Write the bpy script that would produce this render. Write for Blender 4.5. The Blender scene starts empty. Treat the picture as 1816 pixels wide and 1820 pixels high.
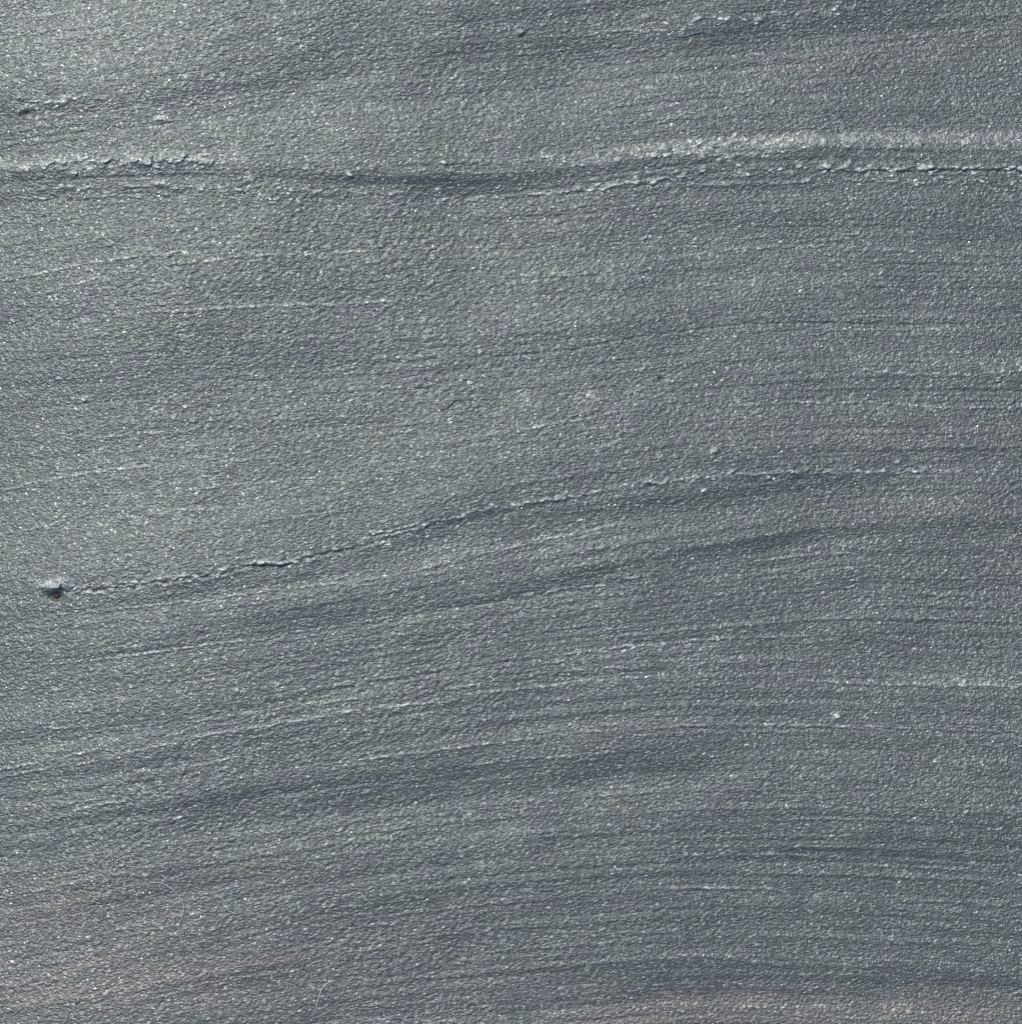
import bpy, bmesh, math, random
import numpy as np

# ------------------------------------------------------------------ scene, camera, light
sc = bpy.context.scene
COL = sc.collection
PX = 1.0 / 1816.0                       # one photo pixel in scene units (photo = 1816 x 1820)
R = math.radians

cam_d = bpy.data.cameras.new("camera")
cam = bpy.data.objects.new("camera", cam_d)
COL.objects.link(cam)
CAM_H = 1.45
cam.location = (0, 0, CAM_H)
cam_d.sensor_fit = 'HORIZONTAL'
cam_d.sensor_width = 36
cam_d.lens = 36 * CAM_H
cam_d.clip_start = 0.01
cam_d.clip_end = 500
sc.camera = cam

SUN_AZ_X, SUN_AZ_Y, SUN_EL = -0.58, 0.81, 49.0      # towards the sun: upper left of the frame
sd = np.array([SUN_AZ_X, SUN_AZ_Y]); sd = sd / np.linalg.norm(sd) * math.cos(R(SUN_EL))
sun_dir = (sd[0], sd[1], math.sin(R(SUN_EL)))
sun_d = bpy.data.lights.new("sun", 'SUN')
sun_d.energy = 3.4
sun_d.angle = R(0.53)
sun_d.color = (1.0, 0.965, 0.915)
sun = bpy.data.objects.new("sun", sun_d)
COL.objects.link(sun)
from mathutils import Vector, noise as mnoise
sun.rotation_euler = Vector(sun_dir).to_track_quat('Z', 'Y').to_euler()

world = bpy.data.worlds.new("World")
sc.world = world
world.use_nodes = True
wn = world.node_tree
bg = wn.nodes.get("Background") or wn.nodes.new("ShaderNodeBackground")
sky = wn.nodes.new("ShaderNodeTexSky")
sky.sky_type = 'NISHITA'
sky.sun_disc = False
sky.sun_elevation = R(SUN_EL)
sky.sun_rotation = math.atan2(sun_dir[0], sun_dir[1])
wn.links.new(sky.outputs[0], bg.inputs[0])
bg.inputs[1].default_value = 0.09

sc.view_settings.view_transform = 'Standard'
sc.view_settings.look = 'None'
sc.view_settings.exposure = 0.0
sc.view_settings.gamma = 1.0
sc.cycles.use_denoising = False
sc.cycles.max_bounces = 4

# ------------------------------------------------------------------ helpers
def tag(o, label=None, cat=None, group=None, kind=None):
    if label: o['label'] = label
    if cat: o['category'] = cat
    if group: o['group'] = group
    if kind: o['kind'] = kind
    return o

def new_obj(name, me, mat, parent=None):
    o = bpy.data.objects.new(name, me)
    COL.objects.link(o)
    if mat: me.materials.append(mat)
    if parent: o.parent = parent
    return o

rng = np.random.default_rng(11)
random.seed(5)
N = 2048
_fy = np.fft.fftfreq(N)[:, None]
_fx = np.fft.rfftfreq(N)[None, :]

def tex(lx, ly, ang=0.0, ring=0.0, seed=0):
    """periodic noise, feature length lx by ly px, turned by ang degrees (counter-clockwise as seen);
    returned with unit slope (rms of the gradient)"""
    r = np.random.default_rng(1000 + seed)
    w = r.standard_normal((N, N)).astype(np.float32)
    a = R(ang)
    u = _fx * math.cos(a) - _fy * math.sin(a)      # along (y runs down the picture)
    v = _fx * math.sin(a) + _fy * math.cos(a)      # across
    q = np.sqrt((u * lx) ** 2 + (v * ly) ** 2)
    flt = np.exp(-0.5 * (q * 2.6) ** 2) if not ring else np.exp(-0.5 * ((q - 1.0) / ring) ** 2)
    f = np.fft.irfft2(np.fft.rfft2(w) * flt, s=(N, N)).astype(np.float32)
    f -= f.mean()
    return f

def unit_slope(f):
    return f / math.sqrt(float(((np.roll(f, -1, 0) - f) ** 2).mean() + ((np.roll(f, -1, 1) - f) ** 2).mean()))

def gritty(f, k=0.55):
    f = f / float(f.std()); return np.exp(k * np.clip(f, -3, 3))

def unit(f):
    return f / float(f.std())

def sample(f, X, Y):
    xi = np.floor(X); yi = np.floor(Y)
    fx = (X - xi).astype(np.float32); fy = (Y - yi).astype(np.float32)
    xi = xi.astype(np.int64) % N; yi = yi.astype(np.int64) % N
    x1 = (xi + 1) % N; y1 = (yi + 1) % N
    return (f[yi, xi] * (1 - fx) + f[yi, x1] * fx) * (1 - fy) + (f[y1, xi] * (1 - fx) + f[y1, x1] * fx) * fy

def sstep(a, b, x):
    t = np.clip((x - a) / (b - a), 0, 1)
    return t * t * (3 - 2 * t)

# ------------------------------------------------------------------ the sheet of rock: sample positions
STEP = 1.76
core = np.arange(-40, 1860, STEP)
grow = np.cumsum(STEP * 1.105 ** np.arange(1, 41))
xs = np.concatenate([core[0] - grow[::-1], core, core[-1] + grow])
ys = xs.copy() + 2
nx, ny = len(xs), len(ys)
X, Y = np.meshgrid(xs, ys)
X = X.astype(np.float64); Y = Y.astype(np.float64)

# lay lines of the cleavage: y of each line at seven x positions
KX = np.array([0, 300, 600, 900, 1200, 1500, 1816.])
GUIDE = np.array([
    [-900, -930, -960, -980, -1000, -1000, -1000],
    [210, 175, 118, 92, 62, 42, 25],
    [325, 326, 337, 350, 312, 303, 317],
    [490, 456, 454, 446, 442, 440, 452],
    [668, 652, 641, 630, 592, 574, 578],
    [862, 822, 800, 768, 738, 722, 725],
    [1060, 1030, 978, 897, 850, 832, 830],
    [1170, 1135, 1090, 1050, 1000, 945, 940],
    [1372, 1322, 1262, 1210, 1188, 1182, 1192],
    [1450, 1400, 1357, 1322, 1287, 1288, 1298],
    [1597, 1535, 1490, 1455, 1430, 1420, 1425],
    [1760, 1690, 1635, 1597, 1578, 1578, 1590],
    [1900, 1860, 1815, 1790, 1765, 1765, 1770],
    [2950, 2900, 2860, 2830, 2800, 2800, 2800.]])

def smooth_interp(x, kx, ky):
    d = np.arange(-1400, 3300, 4.0)
    v = np.interp(d, kx, ky)
    k = np.hanning(61); k /= k.sum()
    v2 = np.convolve(np.pad(v, 30, mode='edge'), k, mode='valid')
    return np.interp(x, d, v2)

GY = np.array([smooth_interp(xs, KX, g) for g in GUIDE])          # lines x columns
T = np.empty_like(X)
ref = GUIDE[:, -1]
for i in range(nx):
    T[:, i] = np.interp(ys, GY[:, i], ref)
# soften the kinks between lines
def smooth_rows(A, n):
    k = np.hanning(n + 2)[1:-1]; k /= k.sum()
    P = np.pad(A, ((n // 2, n // 2), (0, 0)), mode='edge')
    out = np.zeros_like(A)
    for j, w in enumerate(k):
        out += w * P[j:j + A.shape[0]]
    return out
T = smooth_rows(T - Y, 41) + Y

def flow_y(t, x):
    """picture y of the lay line whose value at the right edge is t"""
    i = int(np.clip(np.searchsorted(xs, x), 0, nx - 1))
    return float(np.interp(t, T[:, i], ys))

# ------------------------------------------------------------------ relief (heights in px)
H = np.zeros_like(X)
inner = sstep(-420, -60, X) * sstep(2240, 1880, X) * sstep(-420, -60, Y) * sstep(2240, 1880, Y)

# grain: fine wrinkles rising to the right on the left half, level ones on the right
lay = sample(unit(tex(420, 260, 12, seed=1)), X, Y)
mixr = sstep(500, 1450, X + 170 * lay)
g_a = unit_slope(gritty(tex(8.5, 5.4, 28, ring=0.8, seed=2)))
g_b = unit_slope(gritty(tex(9.5, 5.0, 4, ring=0.8, seed=3)))
g_c = unit_slope(gritty(tex(8.0, 6.0, -32, ring=0.8, seed=4)))
g_d = unit_slope(tex(26, 13, 30, ring=0.42, seed=5))
g_f = unit_slope(gritty(tex(4.8, 4.2, 20, ring=0.6, seed=6), .8))
amp = 1.0 + 0.30 * np.clip(sample(unit(tex(240, 90, 14, seed=7)), X, T), -2, 2)
edge_r = sstep(1380, 1800, X) * sstep(1150, 1450, Y)
w_a = (1 - mixr); w_b = mixr * (1 - 0.8 * edge_r); w_c = 0.9 * edge_r
nrm = np.sqrt(w_a ** 2 + w_b ** 2 + w_c ** 2 + 1e-4)
grain = (w_a * sample(g_a, X, Y) + w_b * sample(g_b, X, T) + w_c * sample(g_c, X, Y)) / nrm
H += amp * 0.215 * grain * (0.55 + 0.45 * inner)
H += amp * 0.062 * sample(g_d, X, Y) * (1.25 - 0.7 * mixr)
H += 0.18 * sample(g_f, X, Y) * inner

# streaks that follow the lay, coarse to fine
def streak(lx, ly, s, seed):
    f = unit_slope(tex(lx, ly, 0, ring=0.5, seed=seed))
    return s * sample(f, X, T)
calm = 0.62 + 0.38 * sstep(250, 1300, X + 0.25 * (Y - 900))
H += streak(1500, 110, 0.016, 11)
H += streak(900, 46, 0.020, 12)
H += streak(900, 22, 0.038, 33) * calm
H += streak(900, 12, 0.058, 14) * calm * (0.7 + 0.3 * sstep(-1, 1, lay))
H += streak(420, 7, 0.060, 15)
H += streak(1300, 34, 0.026, 38) * calm * inner

# very broad swells
H += 0.016 * sample(unit_slope(tex(620, 380, 25, ring=0.6, seed=16)), X, Y)
H += 0.015 * sample(unit_slope(tex(260, 150, 30, ring=0.6, seed=17)), X, Y)

# the sheet bends down towards the left edge and, less, to the lower right
L = 560.0
b = np.clip((L - X) / L, 0, 4)
wl = 0.66 + 0.34 * np.cos((Y - 900) / 520.0)
H -= np.where(b < 1, b ** 2.4, 1 + 2.4 * (b - 1)) * L * 0.080 * wl
b2 = np.clip((X - 1250) / 566.0, 0, 3) * sstep(900, 1500, Y)
H += 0.5 * b2 ** 2 * 566 * 0.030
H += np.clip((X - 800) / 1000.0, 0, 1.6) ** 2 * 1000 * 0.5 * 0.075       # and rises a little to the right and to the bottom
H += np.clip((Y - 700) / 1100.0, 0, 1.6) ** 2 * 1100 * 0.5 * 0.052
H += np.clip((700 - Y) / 700.0, 0, 1.6) ** 2 * 700 * 0.5 * 0.080

# broad light and dark bands = gentle rises and falls, integrated down the picture
S = np.zeros_like(X)
def band(t0, x0, x1, sig, a, soft=260, wob=5, tilt=0.0):
    c = t0 + tilt * (X - 0.5 * (x0 + x1)) / 1000.0
    e = np.exp(-0.5 * ((T - c + wob * sample(WOB, X * 1.0 + t0 * 3.1, X * 0 + t0 * 1.7)) / sig) ** 2)
    m = sstep(x0 - soft, x0 + soft * 0.3, X) * (1 - sstep(x1 - soft * 0.3, x1 + soft, X))
    S[:] += a * e * m
WOB = unit(tex(220, 60, 0, seed=20))
BANDS = [  # t at right edge, x0, x1, half width, strength (+ faces the sun)
    (34, -50, 1600, 20, -.20), (60, 1200, 1850, 12, -.06), (-45, 500, 1000, 40, -.10), (-10, 1150, 1600, 16, -.05), (-70, 0, 350, 60, .07),
    (110, 950, 1600, 30, .07), (180, 800, 1450, 28, .06), (150, 300, 700, 30, .03),
    (268, 1050, 1816, 11, .19), (246, 1400, 1900, 14, .09), (222, -60, 400, 14, .15), (165, 0, 300, 24, .05),
    (290, 20, 900, 20, -.19), (286, 600, 1350, 17, -.11), (302, 950, 1500, 10, -.10), (328, -50, 850, 7, -.10), (344, 1250, 1900, 7, -.19),
    (318, 1500, 1900, 8, -.10), (318, 850, 1350, 5, -.12),
    (372, -50, 300, 30, .06), (415, 1250, 1650, 20, -.13), (430, -50, 330, 22, .05), (470, 850, 1300, 30, .08),
    (492, 250, 900, 16, -.09), (520, 950, 1300, 26, .04), (545, 1300, 1850, 18, -.05), (560, 150, 620, 22, -.09),
    (604, 1300, 1860, 10, .05), (625, 300, 800, 22, -.05), (650, 1450, 1860, 10, .07), (685, 1250, 1860, 14, -.09),
    (690, 780, 1250, 22, .07), (705, 500, 900, 12, -.05), (760, -50, 500, 28, .06),
    (800, 0, 700, 26, .05), (812, 1350, 1860, 9, -.10), (838, 1450, 1860, 8, -.05), (848, 850, 1500, 12, -.17), (838, 150, 850, 8, -.13),
    (862, 400, 900, 10, -.07), (872, 1500, 1860, 16, .05), (885, 700, 1250, 16, .07), (906, 1150, 1300, 20, .04), (904, 1560, 1900, 8, .10),
    (928, 1500, 1900, 9, -.10), (931, 450, 1500, 10, -.15), (950, 600, 1300, 6, -.08), (962, 500, 1250, 16, -.05), (955, 0, 350, 16, -.06),
    (905, 100, 500, 18, .04), (1010, 1200, 1700, 28, -.05), (1075, 450, 1250, 22, -.05), (1120, 1000, 1860, 8, .05), (1142, 1150, 1860, 9, -.10),
    (1172, 300, 1450, 9, .05), (1210, 1300, 1900, 20, .05), (1238, 300, 1100, 16, -.05), (1262, 1250, 1750, 12, -.05),
    (1296, 1150, 1900, 6, -.09), (1318, 500, 1100, 14, -.10), (1338, 420, 1280, 8, -.13), (1360, 500, 1280, 7, -.11), (1300, 120, 420, 9, -.07), (1325, 60, 420, 6, -.07), (1352, 30, 400, 7, -.07),
    (1392, 350, 1100, 12, .05), (1430, 500, 1250, 24, .03), (1400, 1500, 1900, 30, .06), (1465, 1300, 1800, 28, -.07), (1530, 1250, 1650, 26, -.08),
    (1560, 300, 700, 24, -.04), (1575, -50, 250, 22, .04), (1612, 600, 1200, 14, -.05), (1640, 1300, 1860, 12, -.05),
    (1690, 1250, 1860, 10, .04), (1735, 1150, 1900, 17, -.12), (1780, 800, 1900, 14, .08), (1690, -50, 260, 34, .05)]
for bnd in BANDS:
    band(*bnd)
S *= 1.05 * (0.8 + 0.25 * np.clip(sample(unit(tex(120, 26, 0, seed=21)), X, T), -1.6, 1.6))
Sm = S.copy()
k = 260                                       # keep the sum from drifting: subtract the local mean slope
dY = np.gradient(ys)[:, None]
A = np.cumsum(S * dY, axis=0)
Adet = A.copy()
lin = np.linspace(0, 1, ny)[:, None]
# remove slow drift with a wide running mean over the rows
from_idx = np.clip(np.arange(ny) - k, 0, ny - 1); to_idx = np.clip(np.arange(ny) + k, 0, ny - 1)
C = np.cumsum(np.vstack([np.zeros((1, nx)), A]), axis=0)
mean = (C[to_idx + 1] - C[from_idx]) / (to_idx - from_idx + 1)[:, None]
H += A - mean * 0.9

# thin ridges and grooves drawn as lines: (points, x jitter, width, height, broken 0..1)
def polyline(pts, jit, seed, lam=11.0):
    px = np.array([p[0] for p in pts], float); py = np.array([p[1] for p in pts], float)
    d = np.arange(px[0] - 30, px[-1] + 30, 2.0)
    v = np.interp(d, px, py)
    kk = np.hanning(19); kk /= kk.sum()
    v = np.convolve(np.pad(v, 9, mode='edge'), kk, mode='valid')
    r = np.random.default_rng(seed)
    w = r.standard_normal(len(d) + 64)
    def sm(w, n):
        q = np.hanning(n + 2); q /= q.sum()
        z = np.convolve(w, q, mode='same')[32:32 + len(d)]
        return z / z.std()
    v = v + jit * (0.7 * sm(w, int(lam)) + 0.5 * sm(r.standard_normal(len(d) + 64), 5))
    gate = sm(r.standard_normal(len(d) + 64), 15) + 0.6 * sm(r.standard_normal(len(d) + 64), 5)
    return np.interp(xs, d, v), np.interp(xs, d, gate)

paleness = np.zeros_like(H)                      # paler base colour on raised lines, lumps, bands and set spots
paleness_k = 0.66
def ridge(pts, jit, sig, h, broken=0.5, seed=0, drop=0.0, dropw=7.0):
    y, gate = polyline(pts, jit, seed)
    x0, x1 = pts[0][0], pts[-1][0]
    a = sstep(x0 - 18, x0 + 12, xs) * (1 - sstep(x1 - 12, x1 + 18, xs))
    a = a * ((1 - broken) + broken * sstep(-0.3, 0.7, gate))
    D = Y - y[None, :]
    m = np.abs(D) < 60
    g = np.zeros_like(H)
    g[m] = np.exp(-0.5 * (D[m] / sig) ** 2)
    if drop:                                  # a low step: surface above the line stands proud, back edge fades out
        up = (D <= 0) & (D > -60)
        g2 = np.zeros_like(H)
        g2[up] = np.exp(D[up] / dropw)
        dn = (D > 0) & (D < 4)
        g2[dn] = np.exp(-0.5 * (D[dn] / 0.9) ** 2)
        g += drop / max(h, 1e-6) * g2
    H[:] += h * g * a[None, :]
    if h > 0: paleness[:] += paleness_k * min(h, 1.6) * np.exp(-0.5 * ((D + 0.6) / 1.1) ** 2) * a[None, :]

MAIN = [(118, 1048), (165, 1046), (215, 1040), (300, 1030), (380, 1020), (425, 1008), (470, 1003), (510, 1001), (560, 985),
        (620, 972), (680, 957), (735, 938), (790, 924), (850, 908), (900, 900), (950, 893), (1020, 882)]
ridge(MAIN[:6], 3.4, 1.7, 1.9, .4, 1)
ridge([(p[0], p[1] + 4) for p in MAIN[:6]], 3.0, 1.6, -3.4, .55, 2)
ridge([(p[0], p[1] + 8) for p in MAIN[:6]], 1.8, 1.8, 1.3, .7, 22)
ridge([(435, 1003), (470, 999), (492, 1001), (520, 1000)], 1.5, 1.7, 3.2, .1, 3)
ridge([(432, 1007), (470, 1005), (490, 1007), (522, 1004)], 1.5, 1.5, -3.4, .1, 4)
ridge(MAIN[6:], 2.6, 1.6, 1.2, .7, 5, drop=.55, dropw=9)
ridge([(p[0], p[1] + 4) for p in MAIN[6:13]], 1.8, 1.5, -2.1, .6, 6)
ridge([(560, 985), (600, 982), (640, 976)], 1.5, 1.5, -2.2, .5, 7)
ridge([(620, 975), (690, 962)], 1.5, 1.8, 1.3, .6, 8)
ridge([(660, 949), (700, 944), (738, 932)], 1.4, 1.5, 2.4, .35, 9)
ridge([(665, 953), (700, 948), (738, 936)], 1.2, 1.4, -2.6, .35, 10)
ridge([(950, 893), (1040, 878), (1150, 858), (1300, 842)], 2.5, 1.7, .9, .8, 11, drop=.7, dropw=8)
ridge([(1300, 840), (1440, 842), (1560, 839), (1700, 838)], 1.6, 1.6, 1.2, .85, 12)
ridge([(950, 882), (985, 883), (1010, 881)], 1, 1.5, -1.6, .4, 13)
# long step in the upper part
ridge([(70, 292), (110, 288), (140, 284), (190, 284), (240, 291), (290, 290), (330, 288), (380, 292)], 3.5, 2.0, 1.5, .65, 14, drop=2.2, dropw=10)
ridge([(60, 330), (150, 329), (250, 331), (350, 335), (470, 337), (600, 341)], 1.8, 1.7, 1.0, .8, 15)
ridge([(20, 347), (150, 348), (260, 349)], 1.2, 1.6, .7, .6, 16)
ridge([(610, 340), (740, 345), (860, 352)], 1.2, 1.6, .7, .7, 17)
ridge([(830, 356), (900, 349), (950, 345), (1010, 341), (1070, 336), (1130, 328), (1170, 318), (1230, 306)], 2.0, 1.8, 1.5, .75, 18)
ridge([(900, 354), (990, 346), (1070, 340), (1150, 331)], 1.8, 1.5, -1.3, .7, 19)
ridge([(1230, 331), (1330, 329), (1440, 330)], 1.0, 1.5, .7, .5, 20)
ridge([(1445, 305), (1480, 308), (1540, 309), (1600, 309), (1660, 307), (1720, 309), (1816, 313), (1860, 314)], 1.8, 1.9, 1.7, .55, 21, drop=1.9, dropw=11)
ridge([(1450, 310), (1500, 311), (1620, 313), (1700, 312), (1816, 318), (1860, 319)], 1.5, 1.5, -2.0, .6, 23)
ridge([(1480, 325), (1600, 331), (1700, 333), (1840, 336)], 1.6, 1.6, .9, .8, 24)
ridge([(1370, 356), (1500, 354), (1700, 354)], .8, 1.3, -.7, .6, 25)
ridge([(1200, 278), (1280, 279), (1400, 277)], 1.8, 1.6, .9, .7, 26)
ridge([(920, 286), (1000, 281), (1080, 272), (1160, 268)], 2.2, 1.8, .8, .8, 27)
# fine light and dark threads over the sheet
THREADS = [
    ([(0, 492), (60, 483), (120, 470), (180, 463), (240, 455), (330, 448)], 1.0, .9), ([(60, 520), (140, 500), (230, 478)], 1.0, .6),
    ([(370, 465), (440, 455), (540, 453), (640, 447), (740, 443), (860, 438)], .8, .75), ([(300, 470), (400, 462)], .8, .5),
    ([(280, 555), (360, 550), (480, 543), (620, 540), (740, 530)], .8, .8), ([(120, 575), (200, 562), (300, 548)], .8, .5),
    ([(880, 635), (960, 628), (1040, 619), (1130, 600)], .8, -1.3), ([(640, 648), (760, 640), (880, 632)], .8, -.6),
    ([(1150, 598), (1230, 588), (1330, 577), (1450, 575), (1600, 580), (1750, 582)], 1.0, -1.2), ([(1440, 586), (1560, 589), (1700, 588)], .8, .5),
    ([(0, 870), (40, 858), (90, 850), (180, 836), (280, 826)], .9, 1.0), ([(0, 950), (50, 940), (100, 925)], 1.0, .8),
    ([(190, 775), (280, 768), (330, 765)], .9, .6), ([(800, 786), (880, 770), (950, 760), (1060, 742)], .8, .8), ([(480, 745), (600, 742), (740, 733)], .9, .5),
    ([(390, 821), (460, 816), (500, 813)], .8, .6), ([(260, 912), (330, 905), (400, 902)], .8, .5),
    ([(600, 1038), (680, 1026), (750, 1012), (830, 990), (900, 976), (980, 958), (1100, 930)], .8, .85),
    ([(330, 1075), (420, 1058), (520, 1045), (600, 1036)], .9, .7), ([(620, 1110), (740, 1088), (860, 1078), (950, 1058), (1010, 1046), (1080, 1040)], .8, .75),
    ([(1100, 1030), (1200, 1018), (1320, 1000), (1420, 988), (1520, 982)], .7, .7), ([(170, 1085), (250, 1078), (340, 1070)], .9, .6),
    ([(200, 1172), (280, 1158), (400, 1142), (500, 1135)], .8, .6), ([(1010, 1162), (1060, 1155), (1110, 1148), (1180, 1146)], 2.0, 1.1),
    ([(1196, 1143), (1290, 1132), (1420, 1131), (1500, 1135)], 1.2, .6), ([(1190, 1147), (1290, 1138), (1460, 1133), (1640, 1150), (1816, 1156)], 1.4, -.9),
    ([(70, 1298), (130, 1294), (200, 1286)], .9, .9), ([(350, 1282), (430, 1270), (540, 1252), (660, 1240), (760, 1228), (860, 1215)], .9, .8),
    ([(0, 1372), (80, 1356), (150, 1338), (220, 1318)], .9, .9), ([(190, 1345), (250, 1333), (330, 1315), (390, 1302), (470, 1290), (560, 1276), (650, 1260), (740, 1250)], .8, .85),
    ([(660, 1262), (740, 1252), (820, 1246)], 1.2, .8), ([(820, 1235), (920, 1225), (1040, 1210), (1180, 1200)], .7, .7),
    ([(900, 1205), (1000, 1192), (1120, 1183)], .7, .6), ([(0, 1385), (60, 1372), (130, 1362), (220, 1345)], 1.0, .7),
    ([(350, 1360), (420, 1345), (470, 1330)], .9, .6), ([(600, 1356), (700, 1342), (790, 1331), (880, 1320), (960, 1310), (1030, 1300), (1110, 1296), (1220, 1288)], .8, .8),
    ([(1190, 1288), (1290, 1285), (1440, 1287), (1560, 1292)], .7, .8), ([(800, 1368), (860, 1356), (930, 1348), (1000, 1344), (1090, 1336)], .9, 1.0),
    ([(140, 1438), (180, 1430), (225, 1424), (270, 1408)], 1.0, .9), ([(1400, 1293), (1520, 1289), (1700, 1297), (1816, 1298)], 1.0, -.8),
    ([(600, 1475), (660, 1468), (780, 1455)], .8, .5), ([(1380, 1421), (1480, 1426), (1640, 1431), (1816, 1426)], .7, -.7), ([(1700, 1425), (1816, 1428)], .9, .7),
    ([(60, 1588), (120, 1572), (180, 1554)], .7, .9), ([(240, 1465), (300, 1458), (340, 1450)], .7, .5), ([(330, 1675), (390, 1668), (450, 1655)], .9, .3),
    ([(700, 1622), (780, 1614), (870, 1603), (940, 1597), (990, 1592)], .8, .4), ([(1160, 1575), (1260, 1574), (1390, 1575)], .9, .7),
    ([(1220, 1515), (1340, 1512), (1480, 1516)], .8, .7), ([(1196, 1572), (1320, 1574)], .8, .4), ([(1590, 1590), (1680, 1590), (1780, 1588)], .9, .5),
    ([(1200, 1690), (1260, 1692), (1340, 1700)], .8, .6), ([(440, 1732), (520, 1722), (600, 1708)], .8, .5), ([(0, 1755), (60, 1748), (120, 1738)], .9, .6),
    ([(1260, 1735), (1320, 1742), (1420, 1744)], .8, .7), ([(980, 1750), (1080, 1742), (1180, 1742)], .8, .5), ([(1420, 1208), (1560, 1213), (1720, 1214), (1816, 1216)], 1.0, .8),
    ([(1300, 722), (1420, 716), (1560, 718), (1640, 725), (1816, 728)], .9, .8), ([(1520, 660), (1620, 668), (1740, 668), (1816, 660)], 1.6, .9), ([(1560, 646), (1660, 650)], .9, -.6),
    ([(1560, 448), (1640, 452), (1740, 458)], .9, .5), ([(1280, 444), (1400, 440), (1500, 442)], .8, .8), ([(1196, 462), (1260, 448), (1330, 442)], .9, .5),
    ([(1540, 94), (1620, 88), (1740, 80), (1816, 70)], 1.0, .5), ([(1300, 170), (1380, 163), (1440, 162)], .9, .6), ([(1040, 70), (1120, 62), (1180, 64)], 1.0, .7),
    ([(1350, 36), (1420, 35), (1480, 40)], 1.0, .6), ([(900, 395), (1010, 392), (1090, 380)], .8, .5), ([(40, 190), (90, 180), (150, 172)], 1.8, 1.2),
    ([(930, 490), (1010, 484), (1060, 472)], .9, .6), ([(870, 250), (900, 248)], 1.0, .8), ([(1310, 1012), (1400, 1016), (1560, 1005)], .9, .5),
    ([(1400, 1014), (1480, 1017)], .7, -.5), ([(1500, 1205), (1650, 1208)], .7, -.6), ([(1196, 1165), (1340, 1168), (1480, 1178)], .8, .5), ([(1440, 1100), (1580, 1095), (1816, 1105)], .8, .4)]
for i, (pts, j, h) in enumerate(THREADS):
    ridge(pts, j, 1.45, h * 1.35, .62, 100 + i)

# more, random: short dashes along the lay, mainly on the right
rr = random.Random(78)
for i in range(150):
    x0 = rr.uniform(-20, 1700); ln = rr.uniform(60, 300); t0 = rr.uniform(-60, 1830)
    if rr.random() < 0.45 and x0 < 800: continue
    pts = [(x0 + ln * q, flow_y(t0, x0 + ln * q)) for q in (0, .33, .66, 1)]
    if pts[-1][0] > 1850: continue
    ridge(pts, .7, 1.4, rr.choice([-1, 1, 1]) * rr.uniform(.25, .75), .7, 400 + i)

# single lumps and pits
def lump(x, y, rx, ry, h, ang=0.0, p=2.0):
    a = R(ang); m = (np.abs(xs - x) < 60); n = (np.abs(ys - y) < 60)
    ii = np.ix_(n, m)
    dx = X[ii] - x; dy = Y[ii] - y
    u = (dx * math.cos(a) - dy * math.sin(a)) / rx; v = (dx * math.sin(a) + dy * math.cos(a)) / ry
    e = np.exp(-0.5 * (u * u + v * v) ** (p / 2))
    H[ii] += h * e
    if 0 < h < 4: paleness[ii] += min(.55, .22 * h) * e
lump(92, 1043, 14, 8, 5.0)
lump(78, 1046, 9, 5, 2.5)
lump(94, 1061, 11, 6.5, -8.5, 0, 2.8)
lump(108, 1051, 5, 3, -3)
lump(110, 1058, 18, 2.0, 1.6, -30)
for (x, y, r, h) in [(242, 287, 6, 3.2), (266, 291, 6, 2.6), (285, 213, 5.5, 2.4), (296, 214, 4, 1.2), (371, 291, 5, 2.6), (130, 306, 5, 2.6), (190, 286, 4, 2.2),
                     (38, 171, 4.5, 2.4), (30, 170, 4, 1.8), (38, 193, 5, 2.8), (46, 197, 3.5, -1.6), (445, 320, 6, 2.2), (622, 312, 5, 2.4), (790, 292, 4, 2.4),
                     (1163, 281, 5, 2.2), (925, 65, 4, 3.2), (1236, 45, 5, 1.8), (1288, 46, 5, 2.4), (1344, 47, 5, 3.0), (1270, 801, 4, 3.2), (1483, 1269, 5.5, 2.6),
                     (1174, 675, 2.8, -4.5), (655, 466, 3.5, 2.0), (1251, 873, 3.6, 2.2), (105, 534, 4, 1.8), (286, 541, 3.5, 2.0), (213, 422, 3, 1.8),
                     (1460, 303, 7, 2.6), (1130, 330, 4, 2.0), (1160, 325, 5, 2.6), (1212, 316, 4, 2.2), (1248, 305, 4, 2.2), (1320, 316, 5, 2.0), (1703, 1208, 8, .7),
                     (806, 880, 3, 1.8), (143, 708, 4, 2.2), (139, 700, 4, -1.4), (230, 976, 3.5, 1.0), (1146, 40, 4, 1.4), (1578, 8, 4, -1.2), (1480, 22, 4, 2.0)]:
    lump(x, y, r * 1.15, r * 0.75, h, 20)
for i in range(420):                                     # anonymous grains
    x = rr.uniform(-20, 1840); y = rr.uniform(-20, 1840); s = rr.uniform(2.0, 3.6)
    lump(x, y, s * 1.2, s * .8, rr.choice([1, 1, 1, -.7]) * rr.uniform(.5, 1.35), rr.uniform(-20, 50))
for line, n, spr in ((MAIN, 36, 6), ([(20, 292), (400, 296), (700, 312)], 26, 9), ([(40, 334), (400, 337), (900, 352)], 22, 5), ([(1000, 330), (1250, 300), (1816, 312)], 44, 9),
                     ([(1050, 870), (1300, 845), (1700, 835)], 26, 10), ([(1000, 280), (1200, 270), (1600, 262)], 26, 9), ([(10, 185), (120, 182)], 12, 12)):
    lx = [p[0] for p in line]; ly = [p[1] for p in line]
    for q in range(n):
        x = rr.uniform(lx[0], lx[-1]); y = float(np.interp(x, lx, ly)) + rr.gauss(0, spr); s = rr.uniform(2.2, 4.2)
        lump(x, y, s * 1.4, s * .8, rr.choice([1, 1, -1]) * rr.uniform(.9, 2.3), rr.uniform(-10, 30))

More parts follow.
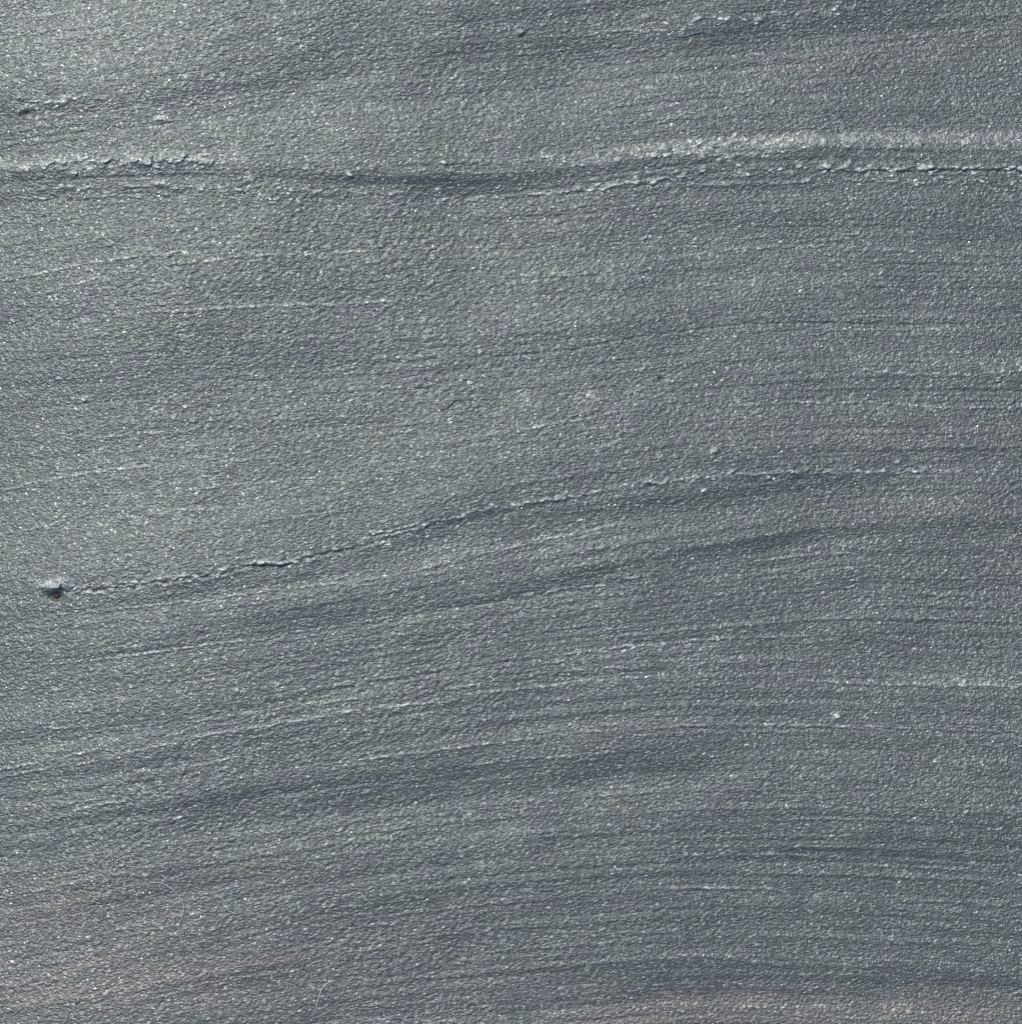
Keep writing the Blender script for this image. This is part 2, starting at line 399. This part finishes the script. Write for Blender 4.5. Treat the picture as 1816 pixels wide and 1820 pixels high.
def height_at(x, y):
    i = int(np.clip(np.searchsorted(xs, x) - 1, 0, nx - 2)); j = int(np.clip(np.searchsorted(ys, y) - 1, 0, ny - 2))
    fx = (x - xs[i]) / (xs[i + 1] - xs[i]); fy = (y - ys[j]) / (ys[j + 1] - ys[j])
    return float((H[j, i] * (1 - fx) + H[j, i + 1] * fx) * (1 - fy) + (H[j + 1, i] * (1 - fx) + H[j + 1, i + 1] * fx) * fy)

def world_pt(x, y, dz=0.0):
    """a spot on the rock, given where it stands on the sheet (px), dz px above the surface"""
    return Vector(((x - 908) * PX, (910 - y) * PX, (height_at(x, y) + dz) * PX))

# ------------------------------------------------------------------ mineral tint carried by the sheet (where rust and clay sit in the stone), then paler bands and spots
rust = np.zeros_like(X)
def stain(x, y, rx, ry, a, ang=8):
    q = R(ang); dx = X - x; dy = Y - y
    u = (dx * math.cos(q) - dy * math.sin(q)) / rx; v = (dx * math.sin(q) + dy * math.cos(q)) / ry
    rust[:] += a * np.exp(-0.5 * (u * u + v * v))
rust += 1.2 * sstep(1730, 1778, T) * sstep(500, 1150, X) * (1 - .25 * sstep(1500, 1816, X))
stain(110, 1622, 240, 42, .75); stain(90, 1775, 240, 60, .85); stain(360, 1720, 260, 34, .45); stain(520, 1700, 130, 14, .4)
stain(1720, 90, 170, 12, .5); stain(1480, 110, 100, 10, .35); stain(1720, 905, 130, 12, .6, 3); stain(1500, 772, 130, 16, .35, 0); stain(1720, 780, 110, 20, .35, 0)
stain(1800, 1010, 40, 34, .4); stain(130, 195, 60, 9, .45); stain(950, 405, 70, 14, .25); stain(1130, 1295, 90, 8, .3); stain(680, 1640, 60, 12, .35)
stain(950, 318, 40, 8, .3); stain(700, 1750, 260, 26, .3)
for t0, x0, x1, sg, a_ in ((255, 1080, 1900, 6, .24), (272, 1000, 1900, 5, .34), (263, 1200, 1900, 4, .22), (226, -60, 420, 12, .36), (650, 1500, 1860, 6, .15), (838, 1500, 1760, 5, .25),
                          (1150, 1000, 1230, 5, .3), (1290, 1100, 1816, 4, .2), (250, 880, 1100, 8, .16), (1204, 1640, 1760, 7, .25)):
    paleness += a_ * np.exp(-0.5 * ((T - t0 + 3 * lay) / sg) ** 2) * sstep(x0 - 90, x0 + 60, X) * (1 - sstep(x1 - 60, x1 + 90, X))
for x, y, rx, ry, a_ in ((1044, 706, 14, 11, .5), (928, 706, 14, 8, .35), (88, 1040, 19, 7, .6), (285, 213, 8, 5, .5), (242, 287, 9, 5, .6), (1340, 250, 30, 6, .25), (90, 50, 160, 60, .12), (1700, 1208, 9, 5, .12)):
    paleness += a_ * np.exp(-0.5 * (((X - x) / rx) ** 2 + ((Y - y) / ry) ** 2))
paleness *= 0.30 + 0.85 * np.clip(sample(unit(tex(6, 4, 0, seed=44)), X, Y) + .45, 0, 2.2)
paleness = np.clip(paleness, 0, 1.1)
rust = np.clip(rust * (0.85 + .3 * sample(unit(tex(60, 22, 10, seed=30)), X, Y)), 0, 1.2)

# ------------------------------------------------------------------ materials
def nd(nt, typ, **kw):
    n = nt.nodes.new(typ)
    for k_, v_ in kw.items(): setattr(n, k_, v_)
    return n

def rock_material(name, use_attr=True, tint=(1, 1, 1), metal=.72):
    m = bpy.data.materials.new(name); m.use_nodes = True
    nt = m.node_tree; L_ = nt.links.new
    bs = nt.nodes["Principled BSDF"]
    co = nd(nt, 'ShaderNodeTexCoord')
    def mapping(scale, rot=0):
        mp = nd(nt, 'ShaderNodeMapping'); mp.inputs['Scale'].default_value = scale; mp.inputs['Rotation'].default_value = (0, 0, rot)
        L_(co.outputs['Object'], mp.inputs['Vector']); return mp.outputs[0]
    def noise(vec, scale, detail=2, rough=.5):
        n = nd(nt, 'ShaderNodeTexNoise'); n.inputs['Scale'].default_value = scale; n.inputs['Detail'].default_value = detail
        n.inputs['Roughness'].default_value = rough; L_(vec, n.inputs['Vector']); return n
    def ramp(fac, stops):
        r = nd(nt, 'ShaderNodeValToRGB'); e = r.color_ramp.elements
        while len(e) < len(stops): e.new(.5)
        for i_, (p, c) in enumerate(stops):
            e[i_].position = p; e[i_].color = (*[a_ * b_ for a_, b_ in zip(c, tint)], 1)
        L_(fac, r.inputs[0]); return r
    def mix(fac, a_, b_, typ='MIX'):
        x = nd(nt, 'ShaderNodeMix', data_type='RGBA', blend_type=typ)
        if isinstance(fac, float): x.inputs[0].default_value = fac
        else: L_(fac, x.inputs[0])
        for s_, v_ in ((6, a_), (7, b_)):
            if isinstance(v_, tuple): x.inputs[s_].default_value = (*v_, 1)
            else: L_(v_, x.inputs[s_])
        return x.outputs[2]
    iso = mapping((1, 1, 1)); flat = mapping((1, 2.6, 1), R(-14))
    # body colour: patches of green-grey and violet-grey phyllite
    n1 = noise(flat, 16, 5, .62)
    c1 = ramp(n1.outputs[0], [(.32, (.153, .170, .172)), (.5, (.161, .182, .177)), (.68, (.163, .187, .174))])
    n2 = noise(iso, 62, 4, .6)                       # speckle of single minerals
    c2 = ramp(n2.outputs[0], [(.30, (.97, .92, 1.10)), (.44, (.98, .98, 1.03)), (.56, (.99, 1.02, 1.0)), (.70, (1.06, 1.02, .93))])
    base = mix(.36, c1.outputs[0], c2.outputs[0], 'MULTIPLY')
    v1 = nd(nt, 'ShaderNodeTexVoronoi'); v1.inputs['Scale'].default_value = 430; L_(iso, v1.inputs['Vector'])
    sep = nd(nt, 'ShaderNodeSeparateColor'); L_(v1.outputs['Color'], sep.inputs[0])
    cell = ramp(sep.outputs[0], [(0, (.82, .82, .84)), (.5, (1.0, 1.0, 1.0)), (.84, (1.08, 1.08, 1.08)), (1, (2.2, 2.2, 2.15))])
    base = mix(.8, base, cell.outputs[0], 'MULTIPLY')
    if use_attr:
        at = nd(nt, 'ShaderNodeAttribute', attribute_name='rust')
        sc_ = nd(nt, 'ShaderNodeMath', operation='MULTIPLY'); L_(at.outputs['Fac'], sc_.inputs[0]); sc_.inputs[1].default_value = .85
        base = mix(sc_.outputs[0], base, (1.33, 1.13, 1.13), 'MULTIPLY')
    if use_attr:
        at2 = nd(nt, 'ShaderNodeAttribute', attribute_name='paleness')
        sc2 = nd(nt, 'ShaderNodeMath', operation='MULTIPLY'); L_(at2.outputs['Fac'], sc2.inputs[0]); sc2.inputs[1].default_value = .62; sc2.use_clamp = True
        base = mix(sc2.outputs[0], base, (.60, .63, .60))
    L_(base, bs.inputs['Base Color'])
    bs.inputs['Metallic'].default_value = metal
    # mica: some cells are smooth
    ro = nd(nt, 'ShaderNodeMapRange'); L_(sep.outputs[1], ro.inputs[0])
    ro.inputs[1].default_value = .0; ro.inputs[2].default_value = 1; ro.inputs[3].default_value = .62; ro.inputs[4].default_value = .40
    L_(ro.outputs[0], bs.inputs['Roughness'])
    bs.inputs['Specular IOR Level'].default_value = .62
    # fine relief
    b1 = noise(mapping((1, 1.7, 1), R(-24)), 260, 2, .6)
    b2 = noise(iso, 520, 1, .5)
    ad = nd(nt, 'ShaderNodeMath', operation='ADD'); L_(b1.outputs[0], ad.inputs[0])
    mu = nd(nt, 'ShaderNodeMath', operation='MULTIPLY'); L_(b2.outputs[0], mu.inputs[0]); mu.inputs[1].default_value = .5; L_(mu.outputs[0], ad.inputs[1])
    ad2 = nd(nt, 'ShaderNodeMath', operation='ADD'); L_(ad.outputs[0], ad2.inputs[0])
    mu2 = nd(nt, 'ShaderNodeMath', operation='MULTIPLY'); L_(sep.outputs[2], mu2.inputs[0]); mu2.inputs[1].default_value = .12; L_(mu2.outputs[0], ad2.inputs[1])
    bp = nd(nt, 'ShaderNodeBump'); bp.inputs['Strength'].default_value = 1.0; bp.inputs['Distance'].default_value = .0014
    L_(ad2.outputs[0], bp.inputs['Height']); L_(bp.outputs[0], bs.inputs['Normal'])
    return m

M_ROCK = rock_material("slate_stone")
M_FLAKES = [rock_material("slate_flake", False, (q_, q_ * .985, q_ * .985), .4) for q_ in (1.42, 1.58, 1.74)]

def simple(name, col, rough, metal=0.0, spec=.5, bump=0.0, scale=300, var=.3):
    m = bpy.data.materials.new(name); m.use_nodes = True
    nt = m.node_tree; bs = nt.nodes["Principled BSDF"]
    co = nd(nt, 'ShaderNodeTexCoord'); n = nd(nt, 'ShaderNodeTexNoise'); n.inputs['Scale'].default_value = scale
    nt.links.new(co.outputs['Object'], n.inputs['Vector'])
    r = nd(nt, 'ShaderNodeValToRGB')
    r.color_ramp.elements[0].position = .3; r.color_ramp.elements[1].position = .7
    r.color_ramp.elements[0].color = (*[c * (1 - var) for c in col], 1); r.color_ramp.elements[1].color = (*[min(1, c * (1 + var)) for c in col], 1)
    nt.links.new(n.outputs[0], r.inputs[0]); nt.links.new(r.outputs[0], bs.inputs['Base Color'])
    bs.inputs['Roughness'].default_value = rough; bs.inputs['Metallic'].default_value = metal; bs.inputs['Specular IOR Level'].default_value = spec
    if bump:
        b_ = nd(nt, 'ShaderNodeBump'); b_.inputs['Distance'].default_value = bump
        nt.links.new(n.outputs[0], b_.inputs['Height']); nt.links.new(b_.outputs[0], bs.inputs['Normal'])
    return m
M_MICA = simple("mica", (.48, .50, .49), .45, .5, .6, 0, 900, .25)
M_PALE = simple("pale_mineral", (.44, .48, .49), .5, .2, .6, .003, 420, .25)
M_RUST = simple("rusty_grain", (.045, .030, .022), .7, 0, .3, .001, 500, .5)
M_LINT = simple("pale_lint", (.42, .44, .44), .6, 0, .4, 0, 200, .15)
M_LINT_BLUE = simple("blue_lint", (.16, .27, .31), .6, 0, .4, 0, 200, .15)
M_LINT_DARK = simple("dark_lint", (.045, .05, .052), .6, 0, .3, 0, 200, .2)

# ------------------------------------------------------------------ the slate
slate = bpy.data.objects.new("slate_rock", None)
COL.objects.link(slate)
tag(slate, 'blue-grey sheet of slate with a satin grain and long curved streaks, filling the whole picture', 'slate')

# top face + broken sides and underside as one closed body
WX = (X - 908) * PX; WY = (910 - Y) * PX; WZ = H * PX
edge_n = np.array([[mnoise.noise(Vector((a * .9, b_ * .9, 0))) for a in (0, 1)] for b_ in (0, 1)])
v = np.stack([WX, WY, WZ], -1).reshape(-1, 3).astype(np.float32)
idx = np.arange(nx * ny).reshape(ny, nx)
q = np.stack([idx[:-1, :-1], idx[1:, :-1], idx[1:, 1:], idx[:-1, 1:]], -1).reshape(-1, 4)
ring = np.concatenate([idx[0, :-1][::1], idx[:-1, -1], idx[-1, ::-1][:-1], idx[::-1, 0][:-1]])   # clockwise seen from above
nr = len(ring)
rim = v[ring]
low1 = rim.copy(); low1[:, :2] *= 1.012; low1[:, 2] = -.05 + .008 * np.sin(np.arange(nr) * .35)
low2 = rim.copy(); low2[:, :2] *= .985 ; low2[:, 2] = -.11
b0 = len(v); b1_ = b0 + nr
v = np.concatenate([v, low1, low2, np.array([[0, 0, -.112]], np.float32)])
nxt = np.roll(np.arange(nr), -1); ar = np.arange(nr)
s1 = np.stack([ring[ar], ring[nxt], b0 + nxt, b0 + ar], -1)
s2 = np.stack([b0 + ar, b0 + nxt, b1_ + nxt, b1_ + ar], -1)
tri = np.stack([b1_ + ar, b1_ + nxt, np.full(nr, len(v) - 1)], -1)
quads = np.concatenate([q, s1, s2])
me = bpy.data.meshes.new("stone")
nl = quads.size + tri.size
me.vertices.add(len(v)); me.vertices.foreach_set("co", v.astype(np.float32).ravel())
me.loops.add(nl); me.loops.foreach_set("vertex_index", np.concatenate([quads.ravel(), tri.ravel()]).astype(np.int32))
npoly = len(quads) + len(tri)
me.polygons.add(npoly)
starts = np.concatenate([np.arange(len(quads)) * 4, len(quads) * 4 + np.arange(len(tri)) * 3]).astype(np.int32)
me.polygons.foreach_set("loop_start", starts)
me.polygons.foreach_set("use_smooth", np.ones(npoly, bool))
at = me.attributes.new("rust", 'FLOAT', 'POINT')
vals = np.zeros(len(v), np.float32); vals[:nx * ny] = rust.ravel(); at.data.foreach_set("value", vals)
at = me.attributes.new("paleness", 'FLOAT', 'POINT')
vals = np.zeros(len(v), np.float32); vals[:nx * ny] = paleness.ravel(); at.data.foreach_set("value", vals)
me.update(calc_edges=True)
me.validate()
new_obj("stone", me, M_ROCK, slate)

# ------------------------------------------------------------------ lifted flakes of the slate (parts)
def surf_normal(x, y, e=5):
    a = world_pt(x + e, y) - world_pt(x - e, y); b_ = world_pt(x, y - e) - world_pt(x, y + e)
    return a.cross(b_).normalized()

def flake_mesh(seed, rx, ry, th):
    """a thin irregular scale, thicker in the middle, sharp chipped rim"""
    r = random.Random(seed); n = 9
    vs = [(0, 0, th)]; 
    rad = [r.uniform(.55, 1.2) for _ in range(n)]
    for s_, z in ((.62, th * .92), (1.0, th * .30), (1.02, -th * 1.2)):
        for i_ in range(n):
            a_ = 2 * math.pi * i_ / n + .2 * r.random()
            vs.append((math.cos(a_) * rx * s_ * rad[i_], math.sin(a_) * ry * s_ * rad[i_], z * r.uniform(.8, 1.15)))
    fs = [(0, 1 + i_, 1 + (i_ + 1) % n) for i_ in range(n)]
    for k_ in (0, 1):
        o_ = 1 + k_ * n
        fs += [(o_ + i_, o_ + n + i_, o_ + n + (i_ + 1) % n, o_ + (i_ + 1) % n) for i_ in range(n)]
    m_ = bpy.data.meshes.new("flake"); m_.from_pydata([tuple(c * PX for c in p) for p in vs], [], fs); m_.update()
    for p in m_.polygons: p.use_smooth = True
    return m_

def put(o, x, y, dz, tiltx=0, tilty=0, rot=0):
    nrm_ = surf_normal(x, y, 8)
    qn = Vector((0, 0, 1)).rotation_difference(nrm_)
    from mathutils import Euler
    o.rotation_mode = 'QUATERNION'
    o.rotation_quaternion = qn @ Euler((tiltx, tilty, rot)).to_quaternion()
    o.location = world_pt(x, y, dz)

FLAKES = [  # x, y, half length, half width, thickness, turn (deg), tilt to the top (deg)
    (241, 288, 8, 4.5, 2.6, 10, 14), (266, 292, 8, 4.0, 2.2, -15, 16), (190, 287, 6, 3.0, 2.0, 20, 12), (372, 291, 7, 4.0, 2.6, 30, 18),
    (130, 306, 6.5, 3.5, 2.4, -12, 18), (285, 213, 7.5, 4.0, 2.6, -15, 16), (38, 190, 7, 4.0, 2.6, -25, 20), (32, 171, 7, 3.5, 2.4, 20, 18), (85, 180, 10, 3, 1.6, 14, 12),
    (142, 284, 9, 2.8, 1.6, 5, 12), (362, 262, 7, 3, 1.6, -20, 16), (368, 277, 6, 2.6, 1.6, 5, 16),
    (1144, 424, 9, 3.4, 2.8, 38, 22), (1156, 421, 5, 2.6, 2.0, -20, 14), (1461, 303, 8, 4.2, 2.8, -4, 18), (1502, 296, 7, 2.4, 1.6, 0, 12),
    (1625, 308, 8, 3.2, 2.2, -3, 20), (1642, 306, 6.5, 3.0, 2.2, 5, 18), (1722, 306, 12, 2.8, 2.0, 6, 16), (1700, 309, 7, 2.6, 2.0, 20, 18), (1775, 311, 10, 2.4, 1.8, -3, 15),
    (1162, 281, 7, 3.4, 2.2, 12, 18), (1211, 275, 7, 3.0, 1.8, 8, 12), (1161, 326, 7.5, 3.2, 2.2, 24, 20), (1212, 317, 6, 3.0, 2.2, 20, 18), (1246, 308, 6.5, 2.8, 2.0, 20, 18),
    (1048, 339, 8, 2.6, 1.8, 12, 16), (1008, 341, 7, 2.6, 1.8, 14, 16), (975, 346, 7, 2.4, 1.6, 0, 12), (1326, 315, 6, 3.0, 1.8, 0, 16),
    (925, 66, 5.5, 4.0, 3.0, 30, 20), (1236, 45, 6.5, 3.2, 1.8, 25, 16), (1276, 46, 8, 3.6, 2.4, -4, 20), (1344, 47, 6.5, 3.8, 2.8, -22, 20), (1186, 70, 6, 2.6, 1.8, 15, 14),
    (622, 313, 7, 3.4, 2.2, -20, 20), (645, 335, 5, 2.6, 1.6, -25, 16), (449, 322, 7, 2.6, 2.2, -42, 16), (790, 292, 5.5, 3.4, 2.4, 0, 20), (1269, 802, 5.5, 3.4, 2.6, 35, 20),
    (500, 1001, 10, 2.4, 1.8, 12, 10), (466, 1000, 9, 2.6, 2.4, 14, 18), (733, 933, 7, 3.0, 2.4, 24, 20), (693, 944, 8, 2.6, 1.8, 12, 18), (395, 1012, 7, 3.0, 2.0, -5, 18),
    (375, 1011, 7, 2.4, 1.8, 22, 16), (345, 1022, 8, 2.4, 1.8, 12, 18), (238, 1034, 9, 3.0, 2.0, 10, 18), (150, 1040, 9, 2.6, 2.0, 20, 16), (285, 1028, 10, 2.2, 1.6, 10, 14),
    (690, 968, 8, 2.6, 1.8, 8, 18), (845, 1001, 6, 2.6, 1.6, 10, 14), (804, 1006, 6, 2.8, 1.8, 20, 16), (1483, 1270, 6.5, 3.8, 2.6, 10, 22), (1146, 857, 6.5, 2.6, 1.8, 15, 18),
    (1563, 838, 7, 2.6, 1.8, 5, 18), (1620, 839, 6, 2.6, 1.8, 0, 18), (1496, 970, 7, 3.0, 1.4, -10, 16), (1030, 925, 8, 2.6, 1.6, 12, 12), (142, 708, 5, 3.2, 2.2, -10, 20),
    (1264, 1342, 5, 2.6, 1.6, 0, 16), (806, 879, 5, 3.0, 1.6, 20, 18)]
rf = random.Random(8)
for line, n, spr in ((MAIN, 30, 4), ([(20, 290), (240, 290), (400, 294)], 26, 8), ([(60, 332), (400, 337), (700, 344)], 14, 4), ([(1050, 338), (1230, 306), (1480, 308), (1800, 313)], 36, 5),
                     ([(1050, 872), (1300, 844), (1700, 836)], 7, 6), ([(960, 286), (1200, 272), (1500, 268)], 16, 7), ([(15, 180), (110, 184)], 8, 9), ([(1020, 1162), (1300, 1133)], 10, 4),
                     ([(1180, 60), (1500, 36)], 8, 12), ([(1450, 334), (1800, 338)], 8, 5)):
    for q in range(n):
        x = rf.uniform(line[0][0], line[-1][0]); y = float(np.interp(x, [p[0] for p in line], [p[1] for p in line])) + rf.gauss(0, spr)
        FLAKES.append((x, y, rf.uniform(3.6, 7), rf.uniform(2.2, 3.6), rf.uniform(1.6, 3), rf.uniform(-15, 35), rf.uniform(8, 24)))
for i, (x, y, a_, b_, th, rot, tl) in enumerate(FLAKES):
    o = new_obj("flake", flake_mesh(900 + i, a_ * 1.0, b_ * 1.05, th * .7), M_FLAKES[i % 3], slate)
    put(o, x, y, 0.1, R(-tl * .5), 0, R(rot))

# mica: thousands of tiny plates no one could count, one joined part
mv, mf = [], []
rm = random.Random(41)
for i in range(9000):
    if i < 7000:
        x = rm.uniform(-60, 1880); y = rm.uniform(-60, 1880)
        if rm.random() < .25: x = rm.uniform(-40, 500)
    else:                                              # richer along the streaks
        t0 = rm.choice([268, 318, 337, 345, 838, 846, 1142, 1172, 1192, 1292, 1296, 905, 1780, 1425, 650, 668, 180, 440]) + rm.gauss(0, 7)
        x = rm.uniform(0, 1816); y = flow_y(t0, x)
    s_ = rm.choice([.8, .9, 1.0, 1.1, 1.3, 1.7]) * rm.uniform(.75, 1.15)
    c = world_pt(x, y, .55)
    # plate normals scatter round the cleavage plane
    nv = Vector((rm.gauss(-.06, .22), rm.gauss(.06, .22), 1)).normalized()
    t1 = nv.orthogonal().normalized(); t2 = nv.cross(t1)
    k0 = len(mv); nn = 5; ph = rm.random() * 6
    el = rm.uniform(.55, 1)
    for j in range(nn):
        a_ = ph + 2 * math.pi * j / nn
        p = c + (t1 * math.cos(a_) + t2 * math.sin(a_) * el) * s_ * PX * rm.uniform(.8, 1.1)
        mv.append(p)
    for j in range(nn): mv.append(mv[k0 + j] - nv * .8 * PX)
    mf.append(tuple(range(k0, k0 + nn)))
    for j in range(nn): mf.append((k0 + j, k0 + nn + j, k0 + nn + (j + 1) % nn, k0 + (j + 1) % nn))
mm = bpy.data.meshes.new("mica_grains"); mm.from_pydata([tuple(p) for p in mv], [], mf); mm.update()
tag(new_obj("mica_grains", mm, M_MICA, slate), kind='stuff')

# ------------------------------------------------------------------ grit caught in the seam
def pebble(name, rx, ry, rz, seed, mat, parent=None, sub=3):
    bm = bmesh.new(); bmesh.ops.create_icosphere(bm, subdivisions=sub, radius=1)
    for v_ in bm.verts:
        n_ = mnoise.noise(v_.co * 1.7 + Vector((seed, 0, 0))) * .38 + mnoise.noise(v_.co * 4.5 + Vector((0, seed, 0))) * .16
        v_.co *= 1 + n_
        v_.co = Vector((v_.co.x * rx, v_.co.y * ry, v_.co.z * rz)) * PX
    m_ = bpy.data.meshes.new(name); bm.to_mesh(m_); bm.free()
    for p in m_.polygons: p.use_smooth = True
    return new_obj(name, m_, mat, parent)

knot = pebble("mineral_knot", 12, 5.5, 3.4, 3.1, M_PALE, slate)
put(knot, 93, 1042, 1.0, R(-12), 0, R(4))
tag(knot, 'pale crusty knot of mineral')
knot2 = pebble("mineral_knot", 6, 3.5, 3, 7.7, M_PALE, slate); put(knot2, 70, 1043, .6, 0, 0, R(10))
tag(knot2, 'small pale crumb beside the larger knot')
grit = pebble("grit_grain", 8, 4.6, 3.4, 12.4, M_RUST)
put(grit, 93, 1062, .2, 0, 0, R(6))
tag(grit, 'dark rusty brown grain of grit in the hollow at the left end of the crack', 'grit')

# ------------------------------------------------------------------ lint fibres lying on the stone
def fibre(pts, rad, mat, label, lift=1.2, arch=0.0):
    P = [Vector((p[0], p[1], 0)) for p in pts]
    path = []
    for i_ in range(len(P) - 1):                       # Catmull-Rom through the points
        p0 = P[max(i_ - 1, 0)]; p1 = P[i_]; p2 = P[i_ + 1]; p3 = P[min(i_ + 2, len(P) - 1)]
        for s_ in range(6):
            t_ = s_ / 6
            path.append(.5 * ((2 * p1) + (p2 - p0) * t_ + (2 * p0 - 5 * p1 + 4 * p2 - p3) * t_ * t_ + (3 * p1 - p0 - 3 * p2 + p3) * t_ ** 3))
    path.append(P[-1])
    W = []
    n = len(path)
    for i_, p in enumerate(path):
        up = lift + arch * math.sin(math.pi * i_ / (n - 1))
        W.append(world_pt(p.x, p.y, up))
    for _ in range(2):
        W = [W[0]] + [Vector((W[i_].x, W[i_].y, max(W[i_].z, (W[i_ - 1].z + W[i_ + 1].z) / 2))) for i_ in range(1, n - 1)] + [W[-1]]
    org = W[0].copy(); vs, fs = [], []
    for i_, c in enumerate(W):
        d = (W[min(i_ + 1, n - 1)] - W[max(i_ - 1, 0)]).normalized()
        a_ = d.cross(Vector((0, 0, 1))).normalized(); b_ = a_.cross(d)
        rr_ = 1.0 * rad * PX * (.55 + .45 * math.sin(math.pi * min(max(i_ / (n - 1), .08), .92)))
        for j in range(6):
            th_ = 2 * math.pi * j / 6
            vs.append(c - org + (a_ * math.cos(th_) + b_ * math.sin(th_)) * rr_)
    for i_ in range(n - 1):
        for j in range(6):
            fs.append((i_ * 6 + j, i_ * 6 + (j + 1) % 6, i_ * 6 + 6 + (j + 1) % 6, i_ * 6 + 6 + j))
    fs.append(tuple(range(5, -1, -1))); fs.append(tuple((n - 1) * 6 + j for j in range(6)))
    m_ = bpy.data.meshes.new("lint_fibre"); m_.from_pydata([tuple(p) for p in vs], [], fs); m_.update()
    for p in m_.polygons: p.use_smooth = True
    o = new_obj("lint_fibre", m_, mat); o.location = org
    return tag(o, label, 'fibre', 'stray fibres lying on the slate')

fibre([(1050, 692), (1057, 702), (1055, 715), (1046, 728), (1032, 735), (1012, 741)], .95, M_LINT,
      'pale hooked fibre curling beside a small scuff near the middle of the stone')
fibre([(779, 727), (790, 727), (798, 722), (807, 713), (817, 711), (829, 717)], .75, M_LINT_DARK,
      'dark S-curved hair, the only dark one, lying on the middle of the stone', 1.0, .3)
fibre([(200, 1580), (225, 1574), (260, 1569), (285, 1566), (305, 1575), (320, 1590), (330, 1608), (327, 1625), (322, 1642), (325, 1662), (342, 1682), (362, 1697), (358, 1708)], .75, M_LINT,
      'longest pale thread, winding down the brownish lower left of the stone')
fibre([(176, 1494), (188, 1508), (199, 1519), (203, 1532), (199, 1548), (195, 1566)], .7, M_LINT,
      'fine pale bent thread just above the longest thread at lower left')
fibre([(598, 1737), (586, 1741), (576, 1750), (571, 1762), (566, 1778)], 1.35, M_LINT,
      'thick fuzzy pale curl of lint near the bottom edge of the stone')
fibre([(1758, 2), (1772, 8), (1786, 14), (1797, 21)], .9, M_LINT_BLUE,
      'bluish bit of thread at the top right corner')
fibre([(1196, 74), (1212, 74), (1228, 70), (1244, 67)], .8, M_LINT_BLUE,
      'bluish straight bit of thread under the bright flakes near the top edge')
fibre([(1770, 388), (1777, 400), (1784, 416)], .75, M_LINT,
      'faint short thread slanting down below the long seam at the right edge')
fibre([(1106, 735), (1102, 743), (1097, 752)], 1.05, M_LINT,
      'short straight pale bristle to the lower right of the hooked fibre')
fibre([(668, 1607), (648, 1590), (640, 1578)], .6, M_LINT,
      'very fine short thread slanting across the lower middle of the stone')
